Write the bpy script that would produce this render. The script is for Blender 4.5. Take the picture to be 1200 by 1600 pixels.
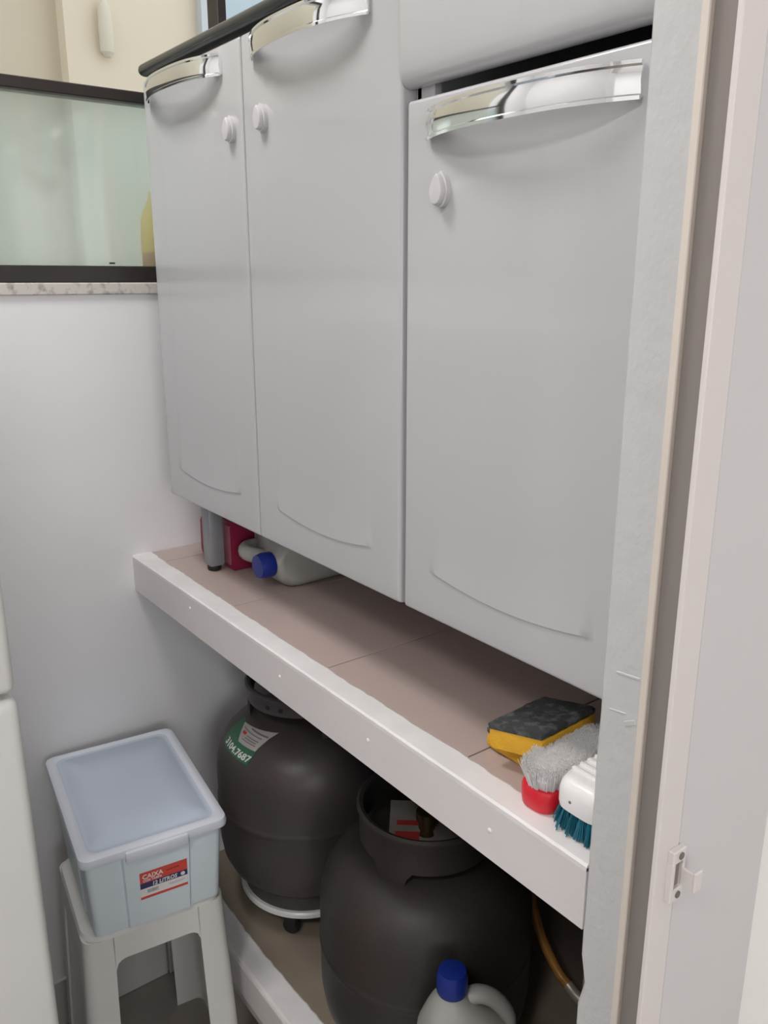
import bpy, bmesh, math, random
from mathutils import Matrix, Vector
random.seed(4)
for o in list(bpy.data.objects): bpy.data.objects.remove(o)
S = bpy.context.scene
C = S.collection

# ---------------------------------------------------------------- camera
CAM_Z = 1.529
cd = bpy.data.cameras.new('camera'); cam = bpy.data.objects.new('camera', cd); C.objects.link(cam)
cd.sensor_fit = 'VERTICAL'; cd.sensor_height = 36.0; cd.lens = 1310 / 1600 * 36.0
cd.clip_start = 0.02
cam.location = (0, 0, CAM_Z)
cam.rotation_euler = (math.radians(90 - 15.49), 0, math.radians(-37.0))
S.camera = cam
# ---------------------------------------------------------------- world, exposure
w = bpy.data.worlds.new('daylight'); S.world = w; w.use_nodes = True
bg = w.node_tree.nodes['Background']
bg.inputs['Color'].default_value = (0.86, 0.93, 1.0, 1); bg.inputs['Strength'].default_value = 1.6
S.view_settings.view_transform = 'Standard'
try: S.view_settings.look = 'None'
except Exception: pass
S.view_settings.exposure = 0.0; S.view_settings.gamma = 1.0; S.view_settings.use_curve_mapping = False

def area_light(name, loc, direction, sx, sy, power, color, parent=None):
    l = bpy.data.lights.new(name, 'AREA'); l.shape = 'RECTANGLE'; l.size = sx; l.size_y = sy
    l.energy = power; l.color = color
    o = bpy.data.objects.new(name, l); C.objects.link(o)
    o.location = loc
    o.rotation_euler = Vector(direction).to_track_quat('-Z', 'Y').to_euler()
    return o
# added light for the hall, at a window put in for it (window_2_added, in the rear hall wall behind the camera)
area_light('hall_added_light', (-0.55, -2.46, 1.60), (0, 1, 0), 1.3, 1.2, 20, (1.0, 0.985, 0.96))

# ---------------------------------------------------------------- materials
def nmat(name, col, rough=0.5, metal=0.0, var=0.0, vscale=8.0, col2=None, bump=0.0, bscale=60.0,
         coat=0.0, spec=None, stretch=None, contrast=None):
    m = bpy.data.materials.new(name); m.use_nodes = True
    nt = m.node_tree; b = nt.nodes['Principled BSDF']
    b.inputs['Roughness'].default_value = rough; b.inputs['Metallic'].default_value = metal
    if spec is not None: b.inputs['Specular IOR Level'].default_value = spec
    if coat:
        b.inputs['Coat Weight'].default_value = coat; b.inputs['Coat Roughness'].default_value = 0.08
    b.inputs['Base Color'].default_value = (*col, 1)
    tc = nt.nodes.new('ShaderNodeTexCoord')
    src = tc.outputs['Object']
    if stretch:
        mp = nt.nodes.new('ShaderNodeMapping'); mp.inputs['Scale'].default_value = stretch
        nt.links.new(src, mp.inputs['Vector']); src = mp.outputs['Vector']
    if var or col2:
        n = nt.nodes.new('ShaderNodeTexNoise'); n.inputs['Scale'].default_value = vscale
        n.inputs['Detail'].default_value = 5
        nt.links.new(src, n.inputs['Vector'])
        r = nt.nodes.new('ShaderNodeValToRGB')
        a, c = contrast or (0.35, 0.65)
        r.color_ramp.elements[0].position = a; r.color_ramp.elements[1].position = c
        c2 = col2 or tuple(x * (1 - var) for x in col)
        r.color_ramp.elements[0].color = (*col, 1); r.color_ramp.elements[1].color = (*c2, 1)
        nt.links.new(n.outputs['Fac'], r.inputs['Fac'])
        nt.links.new(r.outputs['Color'], b.inputs['Base Color'])
    if bump:
        n2 = nt.nodes.new('ShaderNodeTexNoise'); n2.inputs['Scale'].default_value = bscale
        n2.inputs['Detail'].default_value = 4
        nt.links.new(src, n2.inputs['Vector'])
        bp = nt.nodes.new('ShaderNodeBump'); bp.inputs['Strength'].default_value = bump
        bp.inputs['Distance'].default_value = 0.002
        nt.links.new(n2.outputs['Fac'], bp.inputs['Height'])
        nt.links.new(bp.outputs['Normal'], b.inputs['Normal'])
    return m

def translucent_mat(name, col, rough=0.25, mix=0.4, tcol=None):
    m = bpy.data.materials.new(name); m.use_nodes = True
    nt = m.node_tree; b = nt.nodes['Principled BSDF']; out = nt.nodes['Material Output']
    n = nt.nodes.new('ShaderNodeTexNoise'); n.inputs['Scale'].default_value = 5
    r = nt.nodes.new('ShaderNodeValToRGB')
    r.color_ramp.elements[0].color = (*col, 1); r.color_ramp.elements[1].color = (*[c * 0.96 for c in col], 1)
    nt.links.new(n.outputs['Fac'], r.inputs['Fac']); nt.links.new(r.outputs['Color'], b.inputs['Base Color'])
    b.inputs['Roughness'].default_value = rough
    t = nt.nodes.new('ShaderNodeBsdfTranslucent'); t.inputs['Color'].default_value = (*(tcol or col), 1)
    mx = nt.nodes.new('ShaderNodeMixShader'); mx.inputs['Fac'].default_value = mix
    nt.links.new(b.outputs['BSDF'], mx.inputs[1]); nt.links.new(t.outputs['BSDF'], mx.inputs[2])
    nt.links.new(mx.outputs['Shader'], out.inputs['Surface'])
    return m

def frosted_mat():
    m = bpy.data.materials.new('frosted_green_glass'); m.use_nodes = True
    nt = m.node_tree; out = nt.nodes['Material Output']; nt.nodes.remove(nt.nodes['Principled BSDF'])
    tc = nt.nodes.new('ShaderNodeTexCoord'); mp = nt.nodes.new('ShaderNodeMapping')
    mp.inputs['Scale'].default_value = (14, 1, 0.8)
    n = nt.nodes.new('ShaderNodeTexNoise'); n.inputs['Scale'].default_value = 1.4; n.inputs['Detail'].default_value = 4
    nt.links.new(tc.outputs['Object'], mp.inputs['Vector']); nt.links.new(mp.outputs['Vector'], n.inputs['Vector'])
    r = nt.nodes.new('ShaderNodeValToRGB')
    r.color_ramp.elements[0].position = 0.3; r.color_ramp.elements[1].position = 0.7
    r.color_ramp.elements[0].color = (0.87, 0.97, 0.99, 1); r.color_ramp.elements[1].color = (0.96, 1.0, 1.0, 1)
    nt.links.new(n.outputs['Fac'], r.inputs['Fac'])
    t = nt.nodes.new('ShaderNodeBsdfTranslucent'); nt.links.new(r.outputs['Color'], t.inputs['Color'])
    f = nt.nodes.new('ShaderNodeBsdfRefraction'); f.inputs['Roughness'].default_value = 0.17; f.inputs['IOR'].default_value = 1.02
    nt.links.new(r.outputs['Color'], f.inputs['Color'])
    mx = nt.nodes.new('ShaderNodeMixShader'); mx.inputs['Fac'].default_value = 0.72
    nt.links.new(t.outputs['BSDF'], mx.inputs[1]); nt.links.new(f.outputs['BSDF'], mx.inputs[2])
    g = nt.nodes.new('ShaderNodeBsdfGlossy'); g.inputs['Roughness'].default_value = 0.12
    mx2 = nt.nodes.new('ShaderNodeMixShader'); mx2.inputs['Fac'].default_value = 0.06
    nt.links.new(mx.outputs['Shader'], mx2.inputs[1]); nt.links.new(g.outputs['BSDF'], mx2.inputs[2])
    nt.links.new(mx2.outputs['Shader'], out.inputs['Surface'])
    return m

def glass_mat():
    m = bpy.data.materials.new('clear_glass'); m.use_nodes = True
    b = m.node_tree.nodes['Principled BSDF']
    b.inputs['Base Color'].default_value = (0.82, 0.92, 0.97, 1)
    b.inputs['Transmission Weight'].default_value = 1.0; b.inputs['Roughness'].default_value = 0.02; b.inputs['IOR'].default_value = 1.1
    return m

def emit_mat(name, col, strength):
    m = bpy.data.materials.new(name); m.use_nodes = True
    b = m.node_tree.nodes['Principled BSDF']
    b.inputs['Base Color'].default_value = (*col, 1)
    b.inputs['Emission Color'].default_value = (*col, 1); b.inputs['Emission Strength'].default_value = strength
    return m

M = {
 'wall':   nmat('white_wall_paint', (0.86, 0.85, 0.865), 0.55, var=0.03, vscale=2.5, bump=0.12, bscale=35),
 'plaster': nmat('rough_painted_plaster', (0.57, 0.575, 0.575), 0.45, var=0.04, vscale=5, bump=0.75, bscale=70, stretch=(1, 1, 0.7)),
 'ceil':   nmat('ceiling_paint', (0.85, 0.85, 0.84), 0.7, var=0.02),
 'floor':  nmat('floor_ceramic', (0.36, 0.32, 0.29), 0.35, var=0.15, vscale=5, bump=0.05),
 'grout':  nmat('dark_grout', (0.10, 0.065, 0.055), 0.9, var=0.4, vscale=90),
 'skirt':  nmat('skirting_ceramic', (0.56, 0.55, 0.53), 0.4, var=0.1, vscale=4),
 'beam':   nmat('shelf_white_paint', (0.72, 0.68, 0.68), 0.5, var=0.04, vscale=6, bump=0.15, bscale=90),
 'lip':    nmat('shelf_lip_paint', (0.80, 0.775, 0.78), 0.45, var=0.08, vscale=18, bump=0.45, bscale=40),
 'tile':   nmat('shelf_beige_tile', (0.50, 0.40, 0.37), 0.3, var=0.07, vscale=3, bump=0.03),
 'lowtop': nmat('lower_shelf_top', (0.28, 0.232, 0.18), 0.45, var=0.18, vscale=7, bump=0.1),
 'steel':  nmat('white_enamelled_steel', (0.490, 0.490, 0.503), 0.23, var=0.01, vscale=2, coat=0.5),
 'carcass': nmat('white_steel_carcass', (0.70, 0.70, 0.70), 0.4, var=0.02),
 'chrome': nmat('chrome', (0.93, 0.94, 0.94), 0.05, metal=1.0, var=0.01),
 'top':    nmat('dark_laminate_top', (0.022, 0.026, 0.028), 0.25, var=0.5, vscale=25),
 'black':  nmat('black_plastic', (0.015, 0.015, 0.016), 0.5, var=0.2),
 'legm':   nmat('grey_painted_leg', (0.28, 0.29, 0.31), 0.4, metal=0.25, var=0.05, vscale=15),
 'lock':   nmat('white_lock_plastic', (0.57, 0.555, 0.565), 0.35, var=0.02),
 'frame':  nmat('dark_bronze_aluminium', (0.028, 0.020, 0.018), 0.42, var=0.3, vscale=12),
 'granite': nmat('grey_granite', (0.62, 0.58, 0.54), 0.35, col2=(0.30, 0.26, 0.24), vscale=75, contrast=(0.5, 0.72)),
 'frost':  frosted_mat(), 'glass': glass_mat(),
 'beige':  nmat('beige_outside_render', (0.65, 0.555, 0.42), 0.8, var=0.06, vscale=1.2, bump=0.3, bscale=30),
 'beige_shaded': nmat('shaded_beige_render', (0.55, 0.47, 0.345), 0.8, var=0.06, vscale=1.2, bump=0.3, bscale=30),  # same beige wall, shade of the recess put into a darker colour
 'outgrey': nmat('grey_green_outside_fitting', (0.60, 0.54, 0.42), 0.7, var=0.1),
 'outblue': nmat('pale_blue_outside_render', (0.52, 0.54, 0.53), 0.8, var=0.05, vscale=2),
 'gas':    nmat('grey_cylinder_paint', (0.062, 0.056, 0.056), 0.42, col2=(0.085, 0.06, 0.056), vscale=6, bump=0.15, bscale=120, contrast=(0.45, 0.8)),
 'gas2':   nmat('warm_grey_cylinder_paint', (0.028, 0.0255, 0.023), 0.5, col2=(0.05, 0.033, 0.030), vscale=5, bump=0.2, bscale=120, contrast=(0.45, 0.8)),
 'brass':  nmat('brass', (0.20, 0.15, 0.08), 0.45, metal=1.0, var=0.1),
 'green':  nmat('green_label_ink', (0.04, 0.16, 0.08), 0.45, var=0.1),
 'paper':  nmat('paper_label', (0.50, 0.47, 0.45), 0.6, var=0.08, vscale=20),
 'paper_shaded': nmat('shaded_paper_tag', (0.19, 0.17, 0.155), 0.7, var=0.2, vscale=30),  # label paper darkened, shade inside the collar put into its colour
 'niche_brown': nmat('dark_brown_lining', (0.17, 0.13, 0.11), 0.9, var=0.25, vscale=6, bump=0.5, bscale=50),
 'ink':    nmat('grey_print', (0.22, 0.20, 0.20), 0.6, var=0.1),
 'redink': nmat('red_print', (0.55, 0.05, 0.04), 0.5, var=0.05),
 'redlab': nmat('orange_red_label', (0.66, 0.075, 0.05), 0.4, var=0.04),
 'navy':   nmat('navy_label', (0.03, 0.035, 0.13), 0.4, var=0.05),
 'whitelab': nmat('white_label', (0.80, 0.78, 0.77), 0.45, var=0.02),
 'darkred': nmat('dark_red_print', (0.30, 0.02, 0.02), 0.5, var=0.05),
 'hose':   nmat('orange_gas_hose', (0.42, 0.20, 0.045), 0.35, var=0.2, vscale=30),
 'fit':    nmat('hose_clamp_steel', (0.55, 0.50, 0.44), 0.4, metal=0.5, var=0.2),
 'jug':    translucent_mat('milky_jug_plastic', (0.45, 0.45, 0.42), 0.35, 0.15),
 'blue':   nmat('blue_cap_plastic', (0.008, 0.026, 0.24), 0.4, var=0.05),
 'magenta': nmat('magenta_carton', (0.26, 0.012, 0.055), 0.4, var=0.15, vscale=10),
 'pinkp':  nmat('faded_pink_panel', (0.42, 0.13, 0.18), 0.5, var=0.3, vscale=15),
 'yellow': nmat('yellow_print', (0.75, 0.42, 0.02), 0.5, var=0.05),
 'foam':   nmat('yellow_sponge_foam', (0.78, 0.43, 0.03), 0.85, var=0.15, vscale=25, bump=0.5, bscale=350),
 'foam2':  nmat('golden_sponge_foam', (0.74, 0.40, 0.03), 0.85, var=0.15, vscale=25, bump=0.5, bscale=350),
 'scour':  nmat('dark_scouring_pad', (0.045, 0.05, 0.05), 0.9, col2=(0.17, 0.18, 0.18), vscale=70, bump=0.9, bscale=260, contrast=(0.48, 0.75)),
 'redpl':  nmat('red_brush_plastic', (0.66, 0.015, 0.03), 0.35, var=0.05),
 'wbrist': translucent_mat('white_bristles', (0.95, 0.94, 0.94), 0.6, 0.35),
 'whitepl': nmat('white_brush_plastic', (0.86, 0.85, 0.85), 0.3, var=0.02),
 'tealbr': nmat('teal_bristles', (0.008, 0.15, 0.22), 0.5, var=0.3, vscale=60),
 'boxpl':  translucent_mat('pale_blue_box_plastic', (0.80, 0.90, 0.97), 0.3, 0.08, (0.70, 0.80, 0.86)),
 'lidpl':  translucent_mat('milky_lid_plastic', (0.78, 0.82, 0.90), 0.22, 0.15, (0.84, 0.88, 0.95)),
 'lidfield': translucent_mat('bluish_lid_field', (0.60, 0.67, 0.79), 0.2, 0.12, (0.7, 0.78, 0.9)),
 'stool':  nmat('white_stool_plastic', (0.74, 0.74, 0.71), 0.4, var=0.02),
 'fridge': nmat('white_fridge_enamel', (0.74, 0.735, 0.71), 0.35, var=0.02, bump=0.04, bscale=150),
 'gasket': nmat('grey_gasket', (0.16, 0.15, 0.13), 0.7, var=0.1),
 'pvc':    nmat('off_white_pvc', (0.70, 0.65, 0.635), 0.38, var=0.02, vscale=3),
 'pvcgrey': nmat('grey_pvc_panel', (0.62, 0.60, 0.605), 0.42, var=0.02, vscale=3, bump=0.08, bscale=25),
 'pvcbeige': nmat('beige_pvc_lip', (0.74, 0.67, 0.60), 0.45, var=0.04),
 'chan':   nmat('brown_grey_channel', (0.265, 0.237, 0.22), 0.6, var=0.06, vscale=3),
 'cream':  nmat('cream_gloss_paint', (0.93, 0.92, 0.885), 0.4, var=0.02, vscale=3),
 'bottle': nmat('yellow_bottle_plastic', (0.85, 0.50, 0.04), 0.4, var=0.05),
 'bottle2': nmat('amber_bottle_base', (0.50, 0.16, 0.01), 0.4, var=0.1),
 'lampw':  nmat('lamp_housing', (0.8, 0.8, 0.8), 0.4, var=0.02),
 'lampe':  emit_mat('lamp_diffuser', (1.0, 0.97, 0.93), 6.0),
}

# ---------------------------------------------------------------- helpers
MW = {}
def I4(): return Matrix.Identity(4)
def thing(name, label=None, cat=None, loc=(0, 0, 0), rz=0.0, group=None, kind=None):
    o = bpy.data.objects.new(name, None); C.objects.link(o)
    o.location = loc; o.rotation_euler = (0, 0, rz); o.empty_display_size = 0.05
    MW[o] = Matrix.Translation(loc) @ Matrix.Rotation(rz, 4, 'Z')
    tag(o, label, cat, group, kind)
    return o
def tag(o, label=None, cat=None, group=None, kind=None):
    if label: o['label'] = label
    if cat: o['category'] = cat
    if group: o['group'] = group
    if kind: o['kind'] = kind
    return o
def obj(name, bm, mat, parent=None, local=False, smooth=False, label=None, cat=None, kind=None, angle=40):
    """links a bmesh as one mesh object; bm is in world space unless local"""
    me = bpy.data.meshes.new(name)
    bmesh.ops.recalc_face_normals(bm, faces=bm.faces)
    if parent is not None and not local:
        bm.transform(MW[parent].inverted())
    bm.to_mesh(me); bm.free()
    mats = mat if isinstance(mat, (list, tuple)) else [mat]
    for m in mats: me.materials.append(M[m])
    o = bpy.data.objects.new(name, me); C.objects.link(o)
    if parent is not None:
        o.parent = parent; MW[o] = MW[parent].copy()
    else: MW[o] = I4()
    if smooth:
        me.polygons.foreach_set('use_smooth', [True] * len(me.polygons))
        try: me.set_sharp_from_angle(angle=math.radians(angle))
        except Exception: pass
    tag(o, label, cat, None, kind)
    return o
def bx(bm, x0, x1, y0, y1, z0, z1, bev=0.0, seg=2, mat=None):
    x0, x1 = min(x0, x1), max(x0, x1); y0, y1 = min(y0, y1), max(y0, y1); z0, z1 = min(z0, z1), max(z0, z1)
    t = bmesh.new()
    v = [t.verts.new((x, y, z)) for x in (x0, x1) for y in (y0, y1) for z in (z0, z1)]
    for f in ((0, 1, 3, 2), (4, 6, 7, 5), (0, 4, 5, 1), (2, 3, 7, 6), (0, 2, 6, 4), (1, 5, 7, 3)):
        t.faces.new([v[i] for i in f])
    if bev:
        bmesh.ops.bevel(t, geom=t.edges[:], offset=bev, segments=seg, profile=0.5, affect='EDGES')
    join(bm, t, mat); return bm
def join(bm, t, mat=None, mx=None):
    if mx is not None: t.transform(mx)
    vm = {}
    for v in t.verts: vm[v] = bm.verts.new(v.co)
    for f in t.faces:
        try: nf = bm.faces.new([vm[v] for v in f.verts])
        except ValueError: continue
        nf.material_index = mat if mat is not None else f.material_index
    t.free()
def box(x0, x1, y0, y1, z0, z1, bev=0.0, seg=2):
    return bx(bmesh.new(), x0, x1, y0, y1, z0, z1, bev, seg)
def loft(rings, cap0=True, cap1=True, closed=True, bm=None):
    bm = bm or bmesh.new()
    R = [[bm.verts.new(p) for p in r] for r in rings]
    n = len(rings[0])
    for a, b in zip(R, R[1:]):
        for i in range(n if closed else n - 1):
            j = (i + 1) % n
            try: bm.faces.new((a[i], a[j], b[j], b[i]))
            except ValueError: pass
    if cap0: bm.faces.new(list(reversed(R[0])))
    if cap1: bm.faces.new(R[-1])
    return bm
def lathe(prof, n=48, c=(0, 0, 0), bm=None, cap0=True, cap1=True):
    rings = [[(c[0] + r * math.cos(2 * math.pi * i / n), c[1] + r * math.sin(2 * math.pi * i / n), c[2] + z) for i in range(n)] for r, z in prof]
    return loft(rings, cap0, cap1, True, bm)
def catmull(P, k=8):
    P = [Vector(p) for p in P]; Q = [P[0] * 2 - P[1]] + P + [P[-1] * 2 - P[-2]]; out = []
    for i in range(1, len(Q) - 2):
        for j in range(k):
            t = j / k; a, b, c, d = Q[i - 1], Q[i], Q[i + 1], Q[i + 2]
            out.append(0.5 * ((2 * b) + (c - a) * t + (2 * a - 5 * b + 4 * c - d) * t * t + (3 * b - a - 3 * c + d) * t ** 3))
    out.append(P[-1]); return out
def tube(P, r, n=12, ry=None, up=None, bm=None):
    rings = []
    r = r if isinstance(r, (list, tuple)) else [r] * len(P)
    up0 = Vector(up) if up else Vector((0.31, 0.17, 0.93))
    for i, p in enumerate(P):
        t = (P[min(i + 1, len(P) - 1)] - P[max(i - 1, 0)]).normalized()
        s = t.cross(up0).normalized(); u = s.cross(t).normalized()
        k = (ry or 1.0)
        rings.append([p + s * (r[i] * math.cos(2 * math.pi * q / n)) + u * (r[i] * k * math.sin(2 * math.pi * q / n)) for q in range(n)])
    return loft(rings, bm=bm)
def rrect(hx, hy, r, n=6, cx=0, cy=0, z=0):
    pts = []
    for sx, sy, a0 in ((1, 1, 0), (-1, 1, 90), (-1, -1, 180), (1, -1, 270)):
        for i in range(n + 1):
            a = math.radians(a0 + 90 * i / n)
            pts.append((cx + sx * (hx - r) + r * math.cos(a), cy + sy * (hy - r) + r * math.sin(a), z))
    return pts
def text_bm(s, size, bold=0.0, shear=0.0, extr=0.0003, width=None):
    cu = bpy.data.curves.new('t', 'FONT'); cu.body = s; cu.size = size; cu.extrude = extr; cu.offset = bold; cu.shear = shear
    cu.resolution_u = 2
    o = bpy.data.objects.new('t', cu); C.objects.link(o)
    dg = bpy.context.evaluated_depsgraph_get(); dg.update()
    me = bpy.data.meshes.new_from_object(o.evaluated_get(dg))
    bm = bmesh.new(); bm.from_mesh(me)
    bpy.data.objects.remove(o); bpy.data.curves.remove(cu); bpy.data.meshes.remove(me)
    if width:
        xs = [v.co.x for v in bm.verts]; k = width / (max(xs) - min(xs)); x0 = min(xs)
        for v in bm.verts: v.co.x = (v.co.x - x0) * k
    return bm

# ---------------------------------------------------------------- room numbers (metres)
X0 = 0.55            # face of the niche: shelf fascia and wall stub
XB = 1.06            # niche back wall
YW = 1.5565          # window wall
YN = 0.4165          # niche side wall
ZS = 1.0027          # upper shelf top
ZL = 0.253           # lower shelf top
CEIL = 2.62
# ---------------------------------------------------------------- structure
obj('floor', box(-2.1, 1.3, -2.6, YW + 0.16, -0.06, 0.0), 'floor', kind='structure')
obj('ceiling', box(-2.1, 1.3, -2.6, YW + 0.02, CEIL, CEIL + 0.06), 'ceil', kind='structure')
# window wall with the opening cut out of it
WX0, WX1, WZ0, WZ1 = -0.45, 1.00, 1.503, 2.30
b = bmesh.new()
bx(b, -0.80, XB + 0.06, YW, YW + 0.14, 0, WZ0)
bx(b, -0.80, XB + 0.06, YW, YW + 0.14, WZ1, CEIL)
bx(b, -0.80, WX0, YW, YW + 0.14, WZ0, WZ1)
bx(b, WX1, XB + 0.06, YW, YW + 0.14, WZ0, WZ1)
obj('wall_back', b, 'wall', kind='structure')
obj('wall_right', box(XB, XB + 0.08, 0.30, YW, 0, CEIL), 'wall', kind='structure')
obj('wall_left', box(-0.86, -0.78, 0.36, YW, 0, CEIL), 'wall', kind='structure')
# near wall with the doorway; its right stub is the textured strip beside the shelf
b = bmesh.new()
bx(b, -0.80, -0.52, 0.345, YN, 0, CEIL)
bx(b, -0.52, X0, 0.345, YN, 2.12, CEIL)
obj('wall_front', b, 'wall', kind='structure')
# textured stub: a strip with a slightly irregular free edge
b = bmesh.new()
rings = []
nz = 90
for i in range(nz + 1):
    z = CEIL * i / nz
    e = 0.0003 * math.sin(z * 9) + random.uniform(-0.00035, 0.00035)
    if 0.955 < z < 1.06 : e *= 0.3
    if abs(z - 0.868) < 0.02: e -= 0.006
    k = random.uniform(-0.00008, 0.00008)
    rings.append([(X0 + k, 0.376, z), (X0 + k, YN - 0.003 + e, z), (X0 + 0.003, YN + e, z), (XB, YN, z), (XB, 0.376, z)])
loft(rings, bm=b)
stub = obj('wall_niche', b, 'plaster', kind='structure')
# small plaster scars on the stub
for (yc, zc, ln, hh, sl) in ((0.389, 1.2085, 0.012, 0.0018, -0.1), (0.3835, 1.1665, 0.006, 0.0035, -0.5), (0.397, 1.172, 0.009, 0.0012, -0.15)):
    t = bmesh.new(); bx(t, -0.0006, 0.0010, -ln, ln, -hh * 0.7, hh * 0.7, 0.0005, 1)
    t.transform(Matrix.Translation((X0, yc, zc)) @ Matrix.Rotation(sl, 4, 'X'))
    obj('plaster_scar', t, 'plaster', stub)
# dark brown lining of the niche below the upper shelf
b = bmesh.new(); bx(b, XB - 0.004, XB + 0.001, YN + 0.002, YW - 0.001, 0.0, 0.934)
obj('wall_right_lining', b, 'niche_brown', kind='structure')
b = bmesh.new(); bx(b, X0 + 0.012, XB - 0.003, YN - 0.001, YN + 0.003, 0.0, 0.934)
obj('wall_niche_lining', b, 'niche_brown', kind='structure')
# hall behind the camera
obj('wall_hall_left', box(-2.08, -2.0, -2.52, 0.345, 0, CEIL), 'wall', kind='structure')
b = bmesh.new()
HW = dict(x0=-1.2, x1=0.1, z0=1.0, z1=2.2)
bx(b, -2.08, HW['x0'], -2.6, -2.52, 0, CEIL); bx(b, HW['x1'], 1.3, -2.6, -2.52, 0, CEIL)
bx(b, HW['x0'], HW['x1'], -2.6, -2.52, 0, HW['z0']); bx(b, HW['x0'], HW['x1'], -2.6, -2.52, HW['z1'], CEIL)
obj('wall_hall_rear', b, 'wall', kind='structure')
w2 = thing('window_2_added', kind='structure', loc=(-0.55, -2.52, HW['z0']))  # unseen window, put in to hold the added hall light
for x in (HW['x0'], -0.57, HW['x1'] - 0.04): obj('window_frame', box(x, x + 0.04, -2.57, -2.53, HW['z0'], HW['z1']), 'frame', w2)
for z in (HW['z0'], HW['z1'] - 0.04): obj('window_frame', box(HW['x0'], HW['x1'], -2.57, -2.53, z, z + 0.04), 'frame', w2)
obj('wall_hall_right', box(1.22, 1.3, -2.52, 0.345, 0, CEIL), 'wall', kind='structure')
obj('wall_hall_front', box(-2.0, -0.80, 0.345, YN, 0, CEIL), 'wall', kind='structure')
# cream pier of the hall, to the right of the folded door
obj('trim_1', box(0.6793, 1.22, -0.20, 0.330, 0, CEIL), 'cream', kind='structure')

# skirting tiles along the window wall
sk = thing('baseboard_back', kind='structure', loc=(0.4, YW, 0))
xs = [-0.35, -0.05, 0.25, 0.5495, 0.85, XB]
for i in range(len(xs) - 1):
    d = 0.009 if i != 3 else 0.013
    obj('skirting_tile', box(xs[i] + 0.002, xs[i + 1] - 0.001, YW - d, YW - 0.0002, 0.001, 0.115, 0.0015, 1), 'skirt', sk)

# ---------------------------------------------------------------- window in the back wall
win = thing('window_1', kind='structure', loc=(0.27, YW, 1.503))
FY0, FY1 = YW - 0.004, YW + 0.038
def frame_bar(x0, x1, z0, z1, y0=FY0, y1=FY1): return obj('window_frame', box(x0, x1, y0, y1, z0, z1, 0.0015, 1), 'frame', win)
frame_bar(WX0, WX1, 1.5238, 1.5528)
frame_bar(WX0, WX1, 1.8288, 1.8477)
frame_bar(WX0, WX1, 2.27, 2.30)
frame_bar(WX0, WX0 + 0.03, 1.5528, 2.27); frame_bar(WX1 - 0.03, WX1, 1.5528, 2.27)
frame_bar(0.790, 0.808, 1.8477, 2.27)
obj('frosted_pane', box(WX0 + 0.02, WX1 - 0.02, YW + 0.012, YW + 0.016, 1.548, 1.833), 'frost', win, label='frosted pale green glass pane')
obj('clear_pane', box(0.806, WX1 - 0.02, YW + 0.012, YW + 0.016, 1.845, 2.275), 'glass', win)
obj('lock_mark', box(0.552, 0.562, FY0 - 0.0006, FY0 + 0.001, 1.556, 1.559), 'black', win)
obj('granite_sill', box(WX0 - 0.02, WX1 + 0.02, YW - 0.006, YW + 0.14, 1.503, 1.5238, 0.002, 1), 'granite', win, label='speckled grey granite window sill')
# what stands outside
obj('wall_outside', box(0.860, 3.6, 2.62, 2.80, 0.2, 3.3), 'beige', kind='structure')
obj('wall_outside_recess', box(-2.5, 0.860, 2.68, 2.84, 0.2, 3.3), 'beige_shaded', kind='structure')
obj('ground_outside', box(-2.5, 3.6, YW + 0.14, 2.84, 0.1, 0.2), 'skirt', kind='structure')
t = thing('wall_fitting', 'grey vertical wall fitting outside on the beige wall beyond the window', 'fitting', (0.970, 2.62, 2.13))
obj('housing', lathe([(0.008, 0), (0.019, 0.012), (0.021, 0.07), (0.018, 0.125), (0.008, 0.145)], 20, (0.970, 2.600, 2.142)), 'outgrey', t, smooth=True)
obj('mounting_plate', box(0.955, 0.985, 2.612, 2.621, 2.16, 2.27, 0.003), 'outgrey', t)
obj('wall_outside_return', box(1.262, 1.60, 2.585, 2.62, 0.2, 3.3), 'outblue', kind='structure')
# bottle behind the frosted pane
t = thing('plastic_bottle', 'yellow bottle with amber base blurred behind the frosted window pane', 'bottle', (0.668, YW + 0.048, 1.5238))
c = (0.668, YW + 0.050, 1.5238)
obj('bottle_base', lathe([(0.026, 0), (0.030, 0.004), (0.031, 0.055)], 24, c), 'bottle2', t, smooth=True)
obj('bottle_top', lathe([(0.031, 0.055), (0.031, 0.095), (0.026, 0.125), (0.013, 0.15), (0.012, 0.165)], 24, c), 'bottle', t, smooth=True)

# ---------------------------------------------------------------- folding door at the right jamb
dr = thing('door_1', kind='structure', loc=(0.52, 0.33, 0))
obj('jamb_lip', box(X0 - 0.001, X0 + 0.02, 0.3690, 0.376, 0, 2.12, 0.0008, 1), 'pvcbeige', dr)
obj('jamb_channel', box(X0 + 0.004, X0 + 0.13, 0.3452, 0.3685, 0, 2.12), 'chan', dr)
obj('lead_post', box(0.5085, 0.5375, 0.319, 0.3235, 0.01, 2.11, 0.0008, 1), 'pvc', dr)
obj('door_panel', box(0.5382, 0.6795, 0.3195, 0.3235, 0.01, 2.11, 0.0006, 1)
, 'pvcgrey', dr)
obj('door_stack', box(0.560, 0.676, 0.324, 0.3448, 0.01, 2.11), 'chan', dr)
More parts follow.
